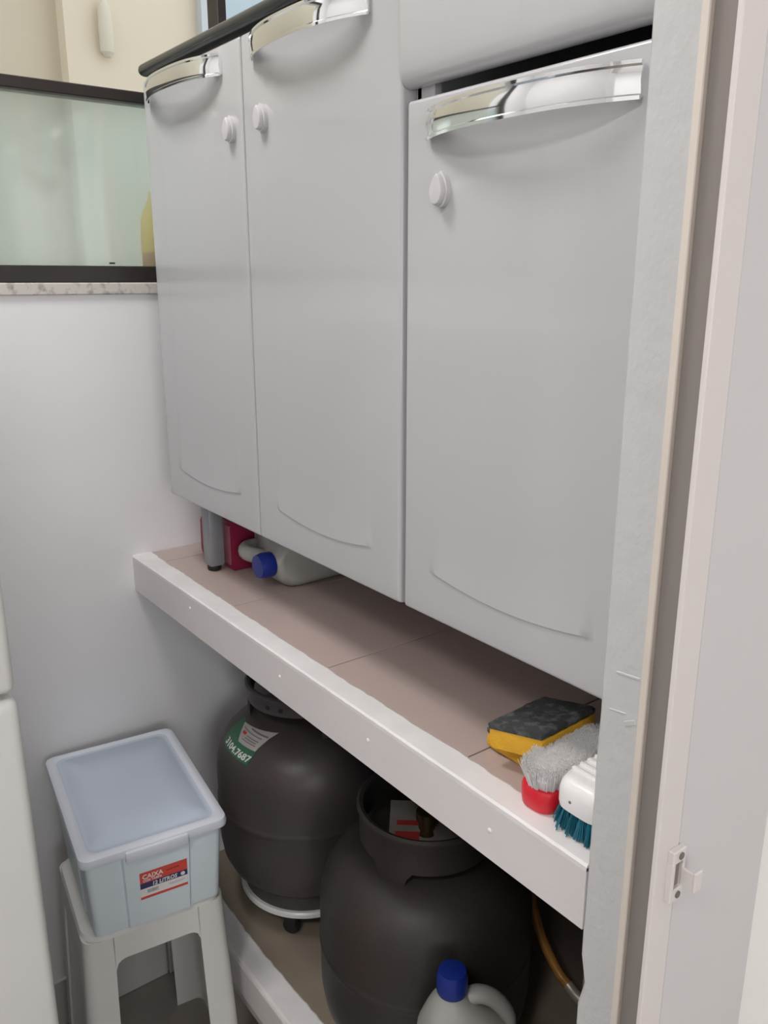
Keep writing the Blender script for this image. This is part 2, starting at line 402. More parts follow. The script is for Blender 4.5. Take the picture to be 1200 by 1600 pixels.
# catch plate facing the hall: plate with a slot, two screws and a hook
b = bmesh.new()
px0, px1, pz0, pz1, py0, py1 = 0.5235, 0.5405, 1.044, 1.092, 0.3135, 0.3195
bx(b, px0, px1, py0, py1, 1.080, pz1, 0.0008, 1); bx(b, px0, px1, py0, py1, pz0, 1.0555, 0.0008, 1)
bx(b, px0, px0 + 0.004, py0, py1, 1.054, 1.081, 0.0006, 1); bx(b, px1 - 0.003, px1, py0, py1, 1.054, 1.081, 0.0006, 1)
lp = obj('latch_plate', b, 'pvc', dr, label='off-white catch plate with hook and two screws')
obj('latch_slot', box(px0 + 0.003, px1 - 0.002, py0 + 0.0035, py1, 1.055, 1.081), 'chan', lp)
for z in (1.086, 1.0495):
    t = lathe([(0.0032, 0), (0.0032, 0.0012), (0.002, 0.0018)], 14)
    t.transform(Matrix.Translation((0.5335, py0 + 0.0004, z)) @ Matrix.Rotation(math.radians(90), 4, 'X'))
    obj('screw', t, 'gasket', lp)
b = bmesh.new(); bx(b, px1 - 0.004, px1 - 0.001, py0 - 0.010, py0 + 0.001, 1.058, 1.073, 0.0006, 1)
bx(b, px1 - 0.004, px1 + 0.006, py0 - 0.0125, py0 - 0.0095, 1.056, 1.0745, 0.0008, 1)
obj('latch_hook', b, 'pvc', lp)

# ---------------------------------------------------------------- upper shelf
sh = thing('masonry_shelf', 'white painted masonry shelf with beige tiles carrying the white cabinet', 'shelf', (X0, 0.98, 0.93))
obj('slab', box(X0 + 0.03, XB, YN, YW, 0.9335, ZS - 0.007), 'grout', sh)
# fascia with a wavering upper arris
b = bmesh.new(); rings = []; n = 70
for i in range(n + 1):
    y = YN + (YW - YN) * i / n
    a = 0.0006 * math.sin(y * 31) + random.uniform(-0.0006, 0.0006)
    rings.append([(X0, y, 0.932), (X0 + 0.034, y, 0.932), (X0 + 0.034, y, ZS - 0.0015), (X0 + 0.003, y, ZS - 0.003 + a), (X0, y, ZS - 0.0035 + a)])
loft(rings, bm=b); obj('front_beam', b, 'beam', sh)
b = bmesh.new(); rings = []; n = 110
for i in range(n + 1):
    y = YN + (YW - YN) * i / n
    a = 0.0022 * math.sin(y * 5.0) + 0.0008 * math.sin(y * 41 + 1) + random.uniform(-0.0010, 0.0010)
    h = random.uniform(-0.00012, 0.00012)
    rings.append([(X0 - 0.0002, y, ZS - 0.006), (X0 - 0.0002, y, ZS - 0.0010 + h * 3), (X0 + 0.0022, y, ZS + 0.0012 + h), (X0 + 0.034 + a, y, ZS + 0.0012 + h), (X0 + 0.0385 + a, y, ZS - 0.001), (X0 + 0.0385 + a, y, ZS - 0.006)])
loft(rings, bm=b); obj('painted_lip', b, 'lip', sh)
ty = [YN, 0.621, 0.909, 1.197, 1.485, YW]
for a, c_ in zip(ty, ty[1:]):
    obj('shelf_tile', box(X0 + 0.031, XB - 0.001, a + 0.0010, c_ - 0.0010, ZS - 0.0075, ZS, 0.0008, 1), 'tile', sh)
for y, z in ((0.983, 0.970), (0.7634, 0.970), (0.5441, 0.967), (1.2908, 0.978)):
    t = lathe([(0.0030, 0.0), (0.0026, 0.0014), (0.0012, 0.0022)], 12)
    t.transform(Matrix.Translation((X0 + 0.0004, y, z)) @ Matrix.Rotation(math.radians(-90), 4, 'Y'))
    obj('paint_plug', t, 'lip', sh, smooth=True)

# ---------------------------------------------------------------- lower shelf
XL = 0.5775
lo = thing('low_shelf', 'low masonry shelf with white painted edge under the gas cylinders', 'shelf', (XL, 0.98, 0.137))
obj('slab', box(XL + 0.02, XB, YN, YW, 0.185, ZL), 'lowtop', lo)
obj('front_beam', box(XL, XL + 0.03, YN, YW, 0.178, ZL - 0.001, 0.004, 2), 'beam', lo)
b = bmesh.new(); rings = []
for i in range(81):
    y = YN + (YW - YN) * i / 80
    a = 0.003 * math.sin(y * 13 + 1) + random.uniform(-0.0012, 0.0012)
    rings.append([(XL + 0.002, y, ZL - 0.006), (XL + 0.003, y, ZL + 0.0004), (XL + 0.008, y, ZL + 0.0016), (XL + 0.050 + a, y, ZL + 0.0014), (XL + 0.055 + a, y, ZL - 0.001)])
loft(rings, bm=b); obj('painted_lip', b, 'lip', lo)
obj('rail', box(XL + 0.012, XL + 0.035, YN, YW, 0.137, 0.166, 0.002, 1), 'skirt', lo)
obj('support', box(XL + 0.28, XB - 0.02, 1.475, 1.545, 0, 0.186), 'skirt', lo)

# ---------------------------------------------------------------- cabinet
XF = 0.5995
cb = thing('kitchen_cabinet', 'white steel kitchen cabinet with three doors standing on the tiled shelf', 'cabinet', (0.83, 0.94, ZS))
CY0, CY1, CZ0, CZ1 = YN + 0.0035, 1.459, 1.150, 1.851
obj('side_panel', box(XF + 0.021, 1.05, CY1 - 0.006, CY1, CZ0, CZ1), 'carcass', cb)
obj('side_panel', box(XF + 0.021, 1.05, CY0, CY0 + 0.006, CZ0, CZ1), 'carcass', cb)
obj('divider', box(XF + 0.021, 1.04, 0.757, 0.763, CZ0 + 0.006, CZ1), 'carcass', cb)
obj('bottom_panel', box(XF + 0.021, 1.05, CY0 + 0.006, CY1 - 0.006, CZ0, CZ0 + 0.006), 'carcass', cb)
obj('back_panel', box(1.042, 1.05, CY0 + 0.006, CY1 - 0.006, CZ0 + 0.006, CZ1), 'carcass', cb)
obj('face_rail', box(XF + 0.021, XF + 0.04, CY0 + 0.006, CY1 - 0.006, CZ1 - 0.02, CZ1), 'carcass', cb)
obj('divider_stile', box(XF + 0.021, XF + 0.030, 0.735, 0.778, CZ0 + 0.006, CZ1 - 0.02), 'carcass', cb)

def D(t, dmax=0.0026, ramp=0.038):
    if t <= 0: return 0.0
    if t < 0.0025: return dmax * t / 0.0025
    return max(0.0, dmax * (1 - (t - 0.0025) / (ramp - 0.0025)))
def door_front(yL, yR, z0, z1, hz):
    """pressed steel door; yL is the edge nearer the window. hz = handle bottom"""
    yc = (yL + yR) / 2; hw = 0.116; R = 0.0045
    us = [yR + R * (1 - math.cos(math.radians(a))) for a in (0, 25, 50, 75, 90)]
    pr, pl = yc - hw, yc + hw
    us += [yR + 0.02, pr - 0.006, pr, pr + 0.0025] + [pr + 0.0025 + (2 * hw - 0.005) * i / 24 for i in range(1, 24)] + [pl - 0.0025, pl, pl + 0.006, yL - 0.02]
    us += [yL - R * (1 - math.cos(math.radians(a))) for a in (90, 75, 50, 25, 0)]
    us = sorted(set(round(u, 6) for u in us))
    def edge(t, L):  # roundover depth near an edge
        d = min(t, L - t)
        return 0 if d >= R else R - math.sqrt(max(0, R * R - (R - d) ** 2))
    cols = []
    for u in us:
        q = max(-1, min(1, (u - yc) / hw))
        a = z0 + 0.046 + 0.011 * q * q                     # bottom arc
        ta = hz - 0.040 - 0.012 * q * q                     # finger hollow arc under the handle
        zs = [z0 + R * (1 - math.cos(math.radians(d))) for d in (0, 25, 50, 75, 90)] + [z0 + 0.02, a - 0.003, a, a + 0.0012, a + 0.0025, a + 0.010, a + 0.02, a + 0.038]
        zs += [a + 0.038 + (ta - 0.02 - a - 0.038) * i / 10 for i in range(1, 11)]
        zs += [ta - 0.010, ta - 0.004, ta, ta + 0.005, ta + 0.010, ta + 0.02, hz + 0.005, hz + 0.02]
        zs += [z1 - R * (1 - math.cos(math.radians(d))) for d in (90, 75, 50, 25, 0)]
        col = []
        for z in zs:
            ins = min(u - pr, pl - u)
            drop = 0.0
            if ins > 0:
                side = min(1.0, ins / 0.0025)
                if z < ta: drop = -max(D(z - a, 0.0019) * side, 0.04 * D(ins) if z > a else 0)
                fade = min(1.0, ins / 0.03)
                k = (z - (ta - 0.004)) / 0.014
                k = max(0, min(1, k)); k = k * k * (3 - 2 * k)
                top = max(0, min(1, (hz + 0.02 - z) / 0.015))
                if k > 0: drop = 0.0012 * k * fade * top
            x = XF + edge(u - yR, yL - yR) + edge(z - z0, z1 - z0) * (1 if True else 0) + drop
            col.append((x, u, z))
        cols.append(col)
    bm = bmesh.new()
    V = [[bm.verts.new(p) for p in c] for c in cols]
    for i in range(len(V) - 1):
        for j in range(len(V[0]) - 1):
            bm.faces.new((V[i][j], V[i + 1][j], V[i + 1][j + 1], V[i][j + 1]))
    # returns and back
    nb = len(V[0])
    loop = [V[i][0] for i in range(len(V))] + V[-1][1:] + [V[i][-1] for i in range(len(V) - 2, -1, -1)] + [V[0][j] for j in range(nb - 2, 0, -1)]
    back = [bm.verts.new((XF + 0.020, v.co.y, v.co.z)) for v in loop]
    for i in range(len(loop)):
        j = (i + 1) % len(loop); bm.faces.new((loop[i], back[i], back[j], loop[j]))
    bm.faces.new(back)
    return bm
def handle(yL, yR, zb, zt):
    n = 40; rings = []
    h = zt - zb
    for i in range(n + 1):
        t = i / n; y = yL + (yR - yL) * t
        q = abs(2 * t - 1)
        off = 0.0035 + 0.027 * (1 - q ** 2.6)
        x = XF - off
        prof = [(0.0, 0.0005), (-0.0022, 0.0), (-0.0026, 0.003), (-0.0008, 0.0045), (-0.0022, h * 0.5), (-0.0008, h - 0.0045), (-0.0026, h - 0.003), (-0.0022, h), (0.0, h - 0.0005), (0.0012, h * 0.5)]
        sag = 0.0
        rings.append([(x + px, y, zb + pz - sag) for px, pz in prof])
    bm = loft(rings)
    for y in (yL - 0.004, yR + 0.004):
        bx(bm, XF - 0.005, XF + 0.0015, y - 0.0035, y + 0.0035, zb + 0.002, zt - 0.002, 0.0008, 1)
    return bm
def lockbtn(y, z, tilt):
    bm = bmesh.new(); rings = []
    def outline(k, x):
        pts = []
        for i in range(24):
            a = 2 * math.pi * i / 24
            r = 1 + 0.28 * max(0, math.sin(a)) ** 6
            pts.append((x, 0.0115 * k * math.cos(a), 0.0155 * k * r * math.sin(a)))
        return pts
    rings = [outline(1.0, 0.0), outline(1.0, -0.006), outline(0.9, -0.0066), outline(0.86, -0.0066), outline(0.86, -0.011), outline(0.78, -0.0125), outline(0.4, -0.0132)]
    loft(rings, bm=bm)
    bm.transform(Matrix.Translation((XF + 0.0005, y, z)) @ Matrix.Rotation(tilt, 4, 'X'))
    return bm
doors = ((1.461, 1.1195, 1.142, 1.845, 1.432, 1.172, 1.804, 1.833, (1.150, 1.7302)),
         (1.1165, 0.7645, 1.142, 1.845, 1.083, 0.819, 1.804, 1.833, (1.060, 1.733)),
         (0.7555, YN + 0.0025, 1.142, 1.7095, 0.718, 0.455, 1.6655, 1.6945, (0.6942, 1.6156)))
for yL, yR, z0, z1, hL, hR, hb, ht, lk in doors:
    d = obj('cabinet_door', door_front(yL, yR, z0, z1, hb), 'steel', cb, smooth=True, angle=35)
    obj('handle', handle(hL, hR, hb, ht), 'chrome', d, smooth=True, angle=30, label='bowed chrome handle')
    obj('child_lock', lockbtn(lk[0], lk[1], random.uniform(-0.15, 0.15)), 'lock', d, smooth=True, label='white plastic lock button')
# drawer front above the third door: bulging, with a deep rounded lower edge
rings = []
yL, yR = 0.7668, YN + 0.0025
zz = [(XF + 0.020, 1.7245), (XF + 0.010, 1.7225), (XF + 0.003, 1.7245), (XF - 0.002, 1.7300), (XF - 0.0042, 1.740), (XF - 0.0045, 1.76), (XF - 0.0045, 1.838), (XF - 0.002, 1.8445), (XF + 0.003, 1.847), (XF + 0.020, 1.847)]
ys = [yR + 0.004 * (1 - math.cos(math.radians(a))) for a in (0, 30, 60, 90)] + [yR + 0.05 + (yL - yR - 0.1) * i / 8 for i in range(9)] + [yL - 0.006 * (1 - math.sin(math.radians(a))) for a in (0, 30, 60, 90)]
for y in ys:
    e = min(y - yR, yL - y); k = max(0, 0.006 - e); e2 = 0.006 - math.sqrt(max(0, 0.006 ** 2 - k * k)) if k > 0 else 0
    rings.append([(x + (e2 if x < XF + 0.015 else 0), y, z) for x, z in zz])
dw = obj('drawer_front', loft(rings), 'steel', cb, smooth=True, angle=50)
for (lx, ly) in ((0.630, 1.372), (0.728, 0.424), (0.99, 1.372), (0.99, 0.424)):
    lx1, ly1 = lx + 0.030, ly + 0.030
    L = obj('leg', box(lx, lx1, ly - 0.003, ly1, ZS + 0.010, CZ0, 0.005, 2), 'legm', cb, smooth=True, label='grey painted square leg')
    obj('foot', lathe([(0.012, 0), (0.013, 0.004), (0.013, 0.011)], 16, ((lx + lx1) / 2, (ly + ly1) / 2, ZS)), 'black', L)
# worktop
b = bmesh.new()
cx0, cx1, cy0, cy1, cz0, cz1 = 0.5915, 1.055, YN + 0.0025, 1.463, 1.851, 1.870
prof = []
for i in range(7):
    a = math.radians(-90 + 180 * i / 6); prof.append((-math.cos(a), math.sin(a)))
rr = (cz1 - cz0) / 2
rings = []
for y, k in ((cy0, 1), (cy1 - rr, 1), (cy1 - rr * 0.5, 0.866), (cy1 - rr * 0.13, 0.5), (cy1, 0.1)):
    rings.append([(cx0 + rr + p * rr * k, y, (cz0 + cz1) / 2 + q * rr * k) for p, q in prof] + [(cx1, y, (cz0 + cz1) / 2 + rr * k), (cx1, y, (cz0 + cz1) / 2 - rr * k)])
loft(rings, bm=b)
tag(obj('worktop', b, 'top', smooth=True), 'dark laminate worktop with rounded edge on top of the white cabinet', 'worktop')

# ---------------------------------------------------------------- gas cylinders
PROF = [(0.105, 0.030), (0.140, 0.036), (0.163, 0.058), (0.175, 0.085), (0.1795, 0.115), (0.180, 0.150), (0.180, 0.190), (0.1806, 0.194), (0.1818, 0.197), (0.1818, 0.203), (0.1806, 0.206), (0.180, 0.210), (0.180, 0.262), (0.178, 0.288), (0.172, 0.312), (0.160, 0.335), (0.142, 0.353), (0.118, 0.366), (0.090, 0.374), (0.06, 0.378), (0.02, 0.380)]
def surf(th, s, c, lift=0.0):
    """point on the cylinder at angle th and arc length s measured down from the neck"""
    P = PROF[::-1]; acc = 0
    for (r0, z0), (r1, z1) in zip(P, P[1:]):
        L = math.hypot(r1 - r0, z1 - z0)
        if acc + L >= s:
            t = (s - acc) / L; r = r0 + (r1 - r0) * t; z = z0 + (z1 - z0) * t
            nx, nz = -(z1 - z0) / L, (r1 - r0) / L
            r += nx * lift; z += nz * lift
            return Vector((c[0] + r * math.cos(th), c[1] + r * math.sin(th), c[2] + z))
        acc += L
    return Vector((c[0], c[1], c[2]))
def on_surf(bm, th0, s0, c, rot, lift):
    """wrap a flat design (x right, y up, metres) on the shoulder around (th0, s0)"""
    ca, sa = math.cos(rot), math.sin(rot)
    for v in bm.verts:
        x, y = v.co.x * ca - v.co.y * sa, v.co.x * sa + v.co.y * ca
        s = s0 - y
        p = surf(th0, s, c); r = math.hypot(p.x - c[0], p.y - c[1])
        v.co = surf(th0 + x / r, s, c, lift + v.co.z)
    return bm
def flat(w_, h_, nx=10, ny=8, x=0, y=0, t=0.0004, pts=None):
    bm = bmesh.new()
    g = lambda i, j: (x + w_ * i / nx, y + h_ * j / ny)
    if pts:
        (a, b_, c_, d_) = [Vector(p) for p in pts]
        g = lambda i, j: tuple((a * (1 - i / nx) + b_ * (i / nx)) * (1 - j / ny) + (d_ * (1 - i / nx) + c_ * (i / nx)) * (j / ny))
    T = [[bm.verts.new((*g(i, j)[:2], t)) for j in range(ny + 1)] for i in range(nx + 1)]
    Bt = [[bm.verts.new((*g(i, j)[:2], -t)) for j in range(ny + 1)] for i in range(nx + 1)]
    for i in range(nx):
        for j in range(ny):
            bm.faces.new((T[i][j], T[i + 1][j], T[i + 1][j + 1], T[i][j + 1]))
            bm.faces.new((Bt[i][j], Bt[i][j + 1], Bt[i + 1][j + 1], Bt[i + 1][j]))
    for i in range(nx):
        bm.faces.new((T[i][0], Bt[i][0], Bt[i + 1][0], T[i + 1][0])); bm.faces.new((T[i][ny], T[i + 1][ny], Bt[i + 1][ny], Bt[i][ny]))
    for j in range(ny):
        bm.faces.new((T[0][j], T[0][j + 1], Bt[0][j + 1], Bt[0][j])); bm.faces.new((T[nx][j], Bt[nx][j], Bt[nx][j + 1], T[nx][j + 1]))
    return bm
def collar(c, zb, zt, legs, leg_zb, holes, legw=0.30, r=0.112):
    bm = bmesh.new(); n = 96
    pr = [(r - 0.003, zb), (r, zb), (r, zt - 0.012), (r + 0.004, zt - 0.006), (r + 0.004, zt - 0.001), (r, zt + 0.002), (r - 0.006, zt), (r - 0.007, zt - 0.005), (r - 0.003, zt - 0.010)]
    rings = [[(c[0] + q * math.cos(2 * math.pi * i / n), c[1] + q * math.sin(2 * math.pi * i / n), c[2] + z) for i in range(n)] for q, z in pr]
    rings.append(rings[0]); loft(rings, False, False, bm=bm)
    bmesh.ops.remove_doubles(bm, verts=bm.verts, dist=1e-6)
    for a in legs:
        k = 8; R2 = []
        for (z, w0) in ((zb + 0.004, legw), (zb - 0.01, legw * 0.72), ((zb + leg_zb) / 2, legw * 0.62), (leg_zb, legw * 0.62)):
            out = [(c[0] + r * math.cos(a + w0 * (2 * i / k - 1)), c[1] + r * math.sin(a + w0 * (2 * i / k - 1)), c[2] + z) for i in range(k + 1)]
            inn = [(c[0] + (r - 0.0035) * math.cos(a + w0 * (2 * i / k - 1)), c[1] + (r - 0.0035) * math.sin(a + w0 * (2 * i / k - 1)), c[2] + z) for i in range(k, -1, -1)]
            R2.append(out + inn)
        loft(R2, bm=bm)
    return bm
def cylinder(c, mat, label, collar_args):
    g = thing('gas_cylinder', label, 'gas cylinder', c)
    body = obj('body', lathe(PROF, 72, c), mat, g, smooth=True, angle=60)
    ft = lathe([(0.128, 0.0), (0.134, 0.0), (0.134, 0.030), (0.150, 0.048), (0.144, 0.050), (0.128, 0.034)], 64, c, cap0=False, cap1=False)
    obj('foot_ring', ft, mat, g, smooth=True)
    obj('collar', collar(c, *collar_args), mat, g, smooth=True, angle=40)
    v = obj('valve', lathe([(0.022, 0.376), (0.022, 0.395), (0.014, 0.398), (0.014, 0.415), (0.018, 0.416), (0.018, 0.430), (0.008, 0.432)], 20, c), 'brass', g, smooth=True)
    return g, body
TR = 0.040
c1 = (0.7975, 1.331, ZL + TR + 0.014); c2 = (0.781, 0.9185, ZL)
th_cam1 = math.atan2(-c1[1], -c1[0]); th_cam2 = math.atan2(-c2[1], -c2[0])
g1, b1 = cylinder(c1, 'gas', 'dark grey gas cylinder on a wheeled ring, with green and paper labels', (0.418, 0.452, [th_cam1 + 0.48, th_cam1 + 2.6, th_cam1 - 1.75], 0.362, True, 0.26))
for k in (-0.66, -0.40):
    a = th_cam1 + k
    t = lathe([(0.0045, 0), (0.0045, 0.0012)], 12)
    t.transform(Matrix.Translation((c1[0] + 0.1118 * math.cos(a), c1[1] + 0.1118 * math.sin(a), c1[2] + 0.431)) @ Matrix.Rotation(a, 4, 'Z') @ Matrix.Rotation(math.radians(90), 4, 'Y'))
    obj('collar_hole', t, 'black', g1)
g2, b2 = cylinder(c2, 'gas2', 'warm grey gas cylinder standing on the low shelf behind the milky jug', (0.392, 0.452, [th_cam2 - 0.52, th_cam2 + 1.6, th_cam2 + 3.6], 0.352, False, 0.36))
# shoulder labels of cylinder 1
th1 = th_cam1 - 1.0
lab = obj('green_label', on_surf(flat(0.112, 0.058, 14, 10, -0.068, -0.048), th1, 0.11, c1, -0.02, 0.0006), 'green', b1, smooth=True, label='green printed label with white number')
tb = text_bm('3104.7687', 0.018, 0.0004, 0.0, 0.0002, 0.094)
for v in tb.verts: v.co.x -= 0.050; v.co.y -= 0.043
obj('lettering', on_surf(tb, th1, 0.11, c1, -0.02, 0.0014), 'whitelab', lab)
pl = obj('paper_label', on_surf(flat(1, 1, 12, 8, pts=((-0.012, -0.020), (0.042, -0.020), (0.045, 0.032), (-0.045, 0.010))), th1, 0.11, c1, 0.0, 0.0018), 'paper', b1, smooth=True, label='crooked paper label with grey print and small red mark')
for (x, y, wd, ht_, m_) in ((-0.010, 0.012, 0.050, 0.0035, 'ink'), (-0.030, 0.005, 0.062, 0.002, 'ink'), (-0.022, -0.004, 0.012, 0.006, 'redink'), (-0.004, -0.003, 0.036, 0.0018, 'ink'), (-0.004, -0.008, 0.034, 0.0018, 'ink'), (-0.008, -0.013, 0.042, 0.0015, 'ink')):
    obj('print', on_surf(flat(wd, ht_, 8, 1, x, y), th1, 0.11, c1, 0.0, 0.0026), m_, pl)
# label tag inside the collar of cylinder 2
tg = obj('neck_label', box(-0.062, 0.062, -0.04, 0.045, 0.0, 0.0012), 'paper_shaded', g2, local=True, label='white paper tag with red print in the collar')
tg.rotation_euler = (0, 0, 0)
for v in tg.data.vertices:
    p = Matrix.Rotation(th_cam2 + math.radians(90), 4, 'Z') @ v.co
    v.co = p + Vector((0, 0, 0.386 + (0.03 if v.co.y > 0 else 0.0)))
def tagprint(x0, x1, y0, y1, m_):
    t = box(x0, x1, y0, y1, 0.0012, 0.002)
    for v in t.verts:
        z = 0.386 + 0.03 * max(0, (v.co.y + 0.04) / 0.085); p = Matrix.Rotation(th_cam2 + math.radians(90), 4, 'Z') @ v.co; v.co = p + Vector((0, 0, z))
    obj('print', t, m_, tg, local=True)
tagprint(-0.052, -0.012, -0.026, -0.012, 'darkred'); tagprint(-0.05, -0.012, 0.0, 0.008, 'darkred'); tagprint(0.0, 0.016, 0.008, 0.03, 'darkred')

# wheeled ring under cylinder 1
tr = thing('cylinder_trolley', 'white ring trolley on black casters under the labelled gas cylinder', 'trolley', (c1[0], c1[1], ZL))
zr = ZL + TR
obj('ring', lathe([(0.118, 0.0), (0.140, 0.0), (0.143, 0.003), (0.143, 0.011), (0.140, 0.014), (0.118, 0.014), (0.118, 0.0)], 72, (c1[0], c1[1], zr), cap0=False, cap1=False), 'whitepl', tr, smooth=True, angle=30)
for k in (-0.28, 1.3, 2.85, 4.4):
    a = th_cam1 + k; px, py = c1[0] + 0.130 * math.cos(a), c1[1] + 0.130 * math.sin(a)
    b = bmesh.new(); bx(b, -0.013, 0.013, -0.011, 0.011, 0.018, TR + 0.002, 0.003, 2)
    t = lathe([(0.006, -0.008), (0.016, -0.008), (0.0175, -0.005), (0.0175, 0.005), (0.016, 0.008), (0.006, 0.008)], 20)
    join(b, t, None, Matrix.Translation((0, 0, 0.0175)) @ Matrix.Rotation(math.radians(90), 4, 'X'))
    b.transform(Matrix.Translation((px, py, ZL)) @ Matrix.Rotation(a + 1.4, 4, 'Z'))
    obj('caster', b, 'black', tr, smooth=True)
# hose
hs = thing('gas_hose', 'orange gas hose hanging down behind the warm grey gas cylinder', 'hose', (0.96, 0.8, 0.3))
P = catmull([(0.800, 0.9185, c2[2] + 0.424), (0.845, 0.885, 0.71), (0.915, 0.868, 0.64), (0.9525, 0.856, 0.55), (0.9625, 0.846, 0.479), (0.9625, 0.8159, 0.4118), (0.9625, 0.7754, 0.367), (0.9625, 0.745, 0.353)], 8)
obj('tube', tube(P, 0.0085, 12), 'hose', hs, smooth=True)
P = catmull([(0.9625, 0.7754, 0.367), (0.9625, 0.745, 0.353), (0.9625, 0.7237, 0.3469), (0.97, 0.68, 0.338), (0.98, 0.62, 0.335), (0.985, 0.55, 0.34), (0.985, 0.47, 0.36), (0.985, YN + 0.0035, 0.37)], 6)[5:]
obj('clamped_end', tube(P, 0.0098, 12), 'fit', hs, smooth=True)

# ---------------------------------------------------------------- jugs
def jug(name, label, mx, H=0.262, k=1.0, squat=False):
    g = bpy.data.objects.new(name, None); C.objects.link(g); g.empty_display_size = 0.05
    g.matrix_world = mx; MW[g] = mx.copy(); tag(g, label, 'jug')
    e = H - 0.262
    R = [(0.000, .058, .038, 0, .022), (0.004, .066, .044, 0, .024), (0.012, .069, .047, 0, .024), (0.06, .0695, .0475, 0, .024), (0.135 + e, .0695, .0475, 0, .024),
         (0.155 + e, .067, .046, -.001, .026), (0.172 + e, .058, .043, -.006, .030), (0.188 + e, .046, .039, -.013, .030), (0.203 + e, .035, .033, -.019, .028), (0.216 + e, .026, .026, -.022, .0245), (0.226 + e, .0195, .0195, -.023, .019), (0.240 + e, .0185, .0185, -.023, .0184)]
    cc = -0.023
    if squat:
        cc = -0.043
        R = R[:4] + [(0.175, .0695, .0475, 0, .02), (0.190, .068, .046, 0, .02), (0.200, .056, .042, -.011, .022), (0.207, .043, .036, -.024, .022), (0.213, .031, .030, -.036, .022), (0.218, .022, .022, -.042, .021), (0.223, .0190, .0190, -.043, .0185), (0.232, .0185, .0185, -.043, .0184)]
    rings = []
    for z, hx, hy, cx, r in R: rings.append(rrect(hx * k, hy * k, min(r, hx, hy) * 0.99 * k, 5, cx * k, 0, z))
    bm = loft(rings)
    Hd = catmull([(-0.006 * k, 0, 0.210 + e), (0.018 * k, 0, 0.214 + e), (0.042 * k, 0, 0.200 + e), (0.060 * k, 0, 0.172 + e), (0.062 * k, 0, 0.140 + e)], 6)
    if squat: Hd = catmull([(-0.020, 0, 0.202), (0.014, 0, 0.222), (0.046, 0, 0.226), (0.066, 0, 0.206), (0.062, 0, 0.165)], 6)
    tube(Hd, 0.0125 * k, 12, 1.15, (0, 1, 0), bm=bm)
    body = obj('body', bm, 'jug', g, local=True, smooth=True, angle=50)
    cap = [(0.0215, 0.226 + e), (0.0222, 0.229 + e), (0.0222, 0.250 + e), (0.0195, 0.2615 + e), (0.010, 0.2625 + e)]
    if squat: cap = [(r, z - 0.004 if z < 0.24 else z - 0.012) for r, z in cap]
    bm = bmesh.new(); n = 48
    rings = [[(cc * k + (r + (0.0005 if (i % 2 and 0.228 < z - e < 0.252) else 0)) * math.cos(2 * math.pi * i / n), (r + (0.0005 if (i % 2 and 0.228 < z - e < 0.252) else 0)) * math.sin(2 * math.pi * i / n), z) for i in range(n)] for r, z in cap]
    loft(rings, bm=bm)
    obj('cap', bm, 'blue', g, local=True, smooth=True, label='blue screw cap')
    return g
# lying under the cabinet, cap towards the room
base = Vector((0.900, 1.270, ZS + 0.0478))
mx = Matrix(((0, 0, -1, base.x), (1, 0, 0, base.y), (0, -1, 0, base.z), (0, 0, 0, 1)))
jug('cleaning_jug', 'milky plastic jug with blue cap lying under the cabinet on the tiled shelf', mx, squat=True)
# standing on the low shelf
k = 0.935; p = Vector((0.7115 * k, 0.7710 * k)); a = math.atan2(-0.49, 0.87)
mx = Matrix.Translation((p.x + 0.023 * math.cos(a), p.y + 0.023 * math.sin(a), ZL + 0.0016)) @ Matrix.Rotation(a, 4, 'Z')
jug('cleaning_jug', 'milky plastic jug with blue cap standing upright on the low shelf', mx, H=0.328)

# ---------------------------------------------------------------- carton behind the cabinet leg
t = thing('carton', 'magenta carton with yellow print behind the grey cabinet leg on the shelf', 'carton', (0.69, 1.42, ZS))
cy0_, cy1_, cxa, cxb, ch = 1.352, 1.490, 0.668, 0.715, 0.098
rings = []
b = bmesh.new()
for x in (cxa, cxb):
    pass
r1 = [(cxa, y, z) for y, z in [(cy0_, ZS), (cy1_, ZS), (cy1_ + 0.002, ZS + 0.012), (cy1_ + 0.003, ZS + 0.070), (cy1_ - 0.004, ZS + 0.080), (cy1_ - 0.03, ZS + ch), (cy0_, ZS + ch)]]
r2 = [(cxb, y, z) for _, y, z in r1]
loft([r1, r2], bm=b)
bmesh.ops.bevel(b, geom=b.edges[:], offset=0.003, segments=2, affect='EDGES')
ct = obj('box', b, 'magenta', t, smooth=True)
obj('yellow_print', box(cxa - 0.0006, cxa + 0.001, 1.447, 1.468, ZS + 0.036, ZS + 0.052), 'yellow', ct)
obj('pink_panel', box(cxa - 0.0006, cxa + 0.001, 1.362, 1.400, ZS + 0.010, ZS + 0.085), 'pinkp', ct)
obj('white_line', box(cxa - 0.0010, cxa + 0.001, 1.3985, 1.4005, ZS + 0.006, ZS + 0.088), 'whitelab', ct)

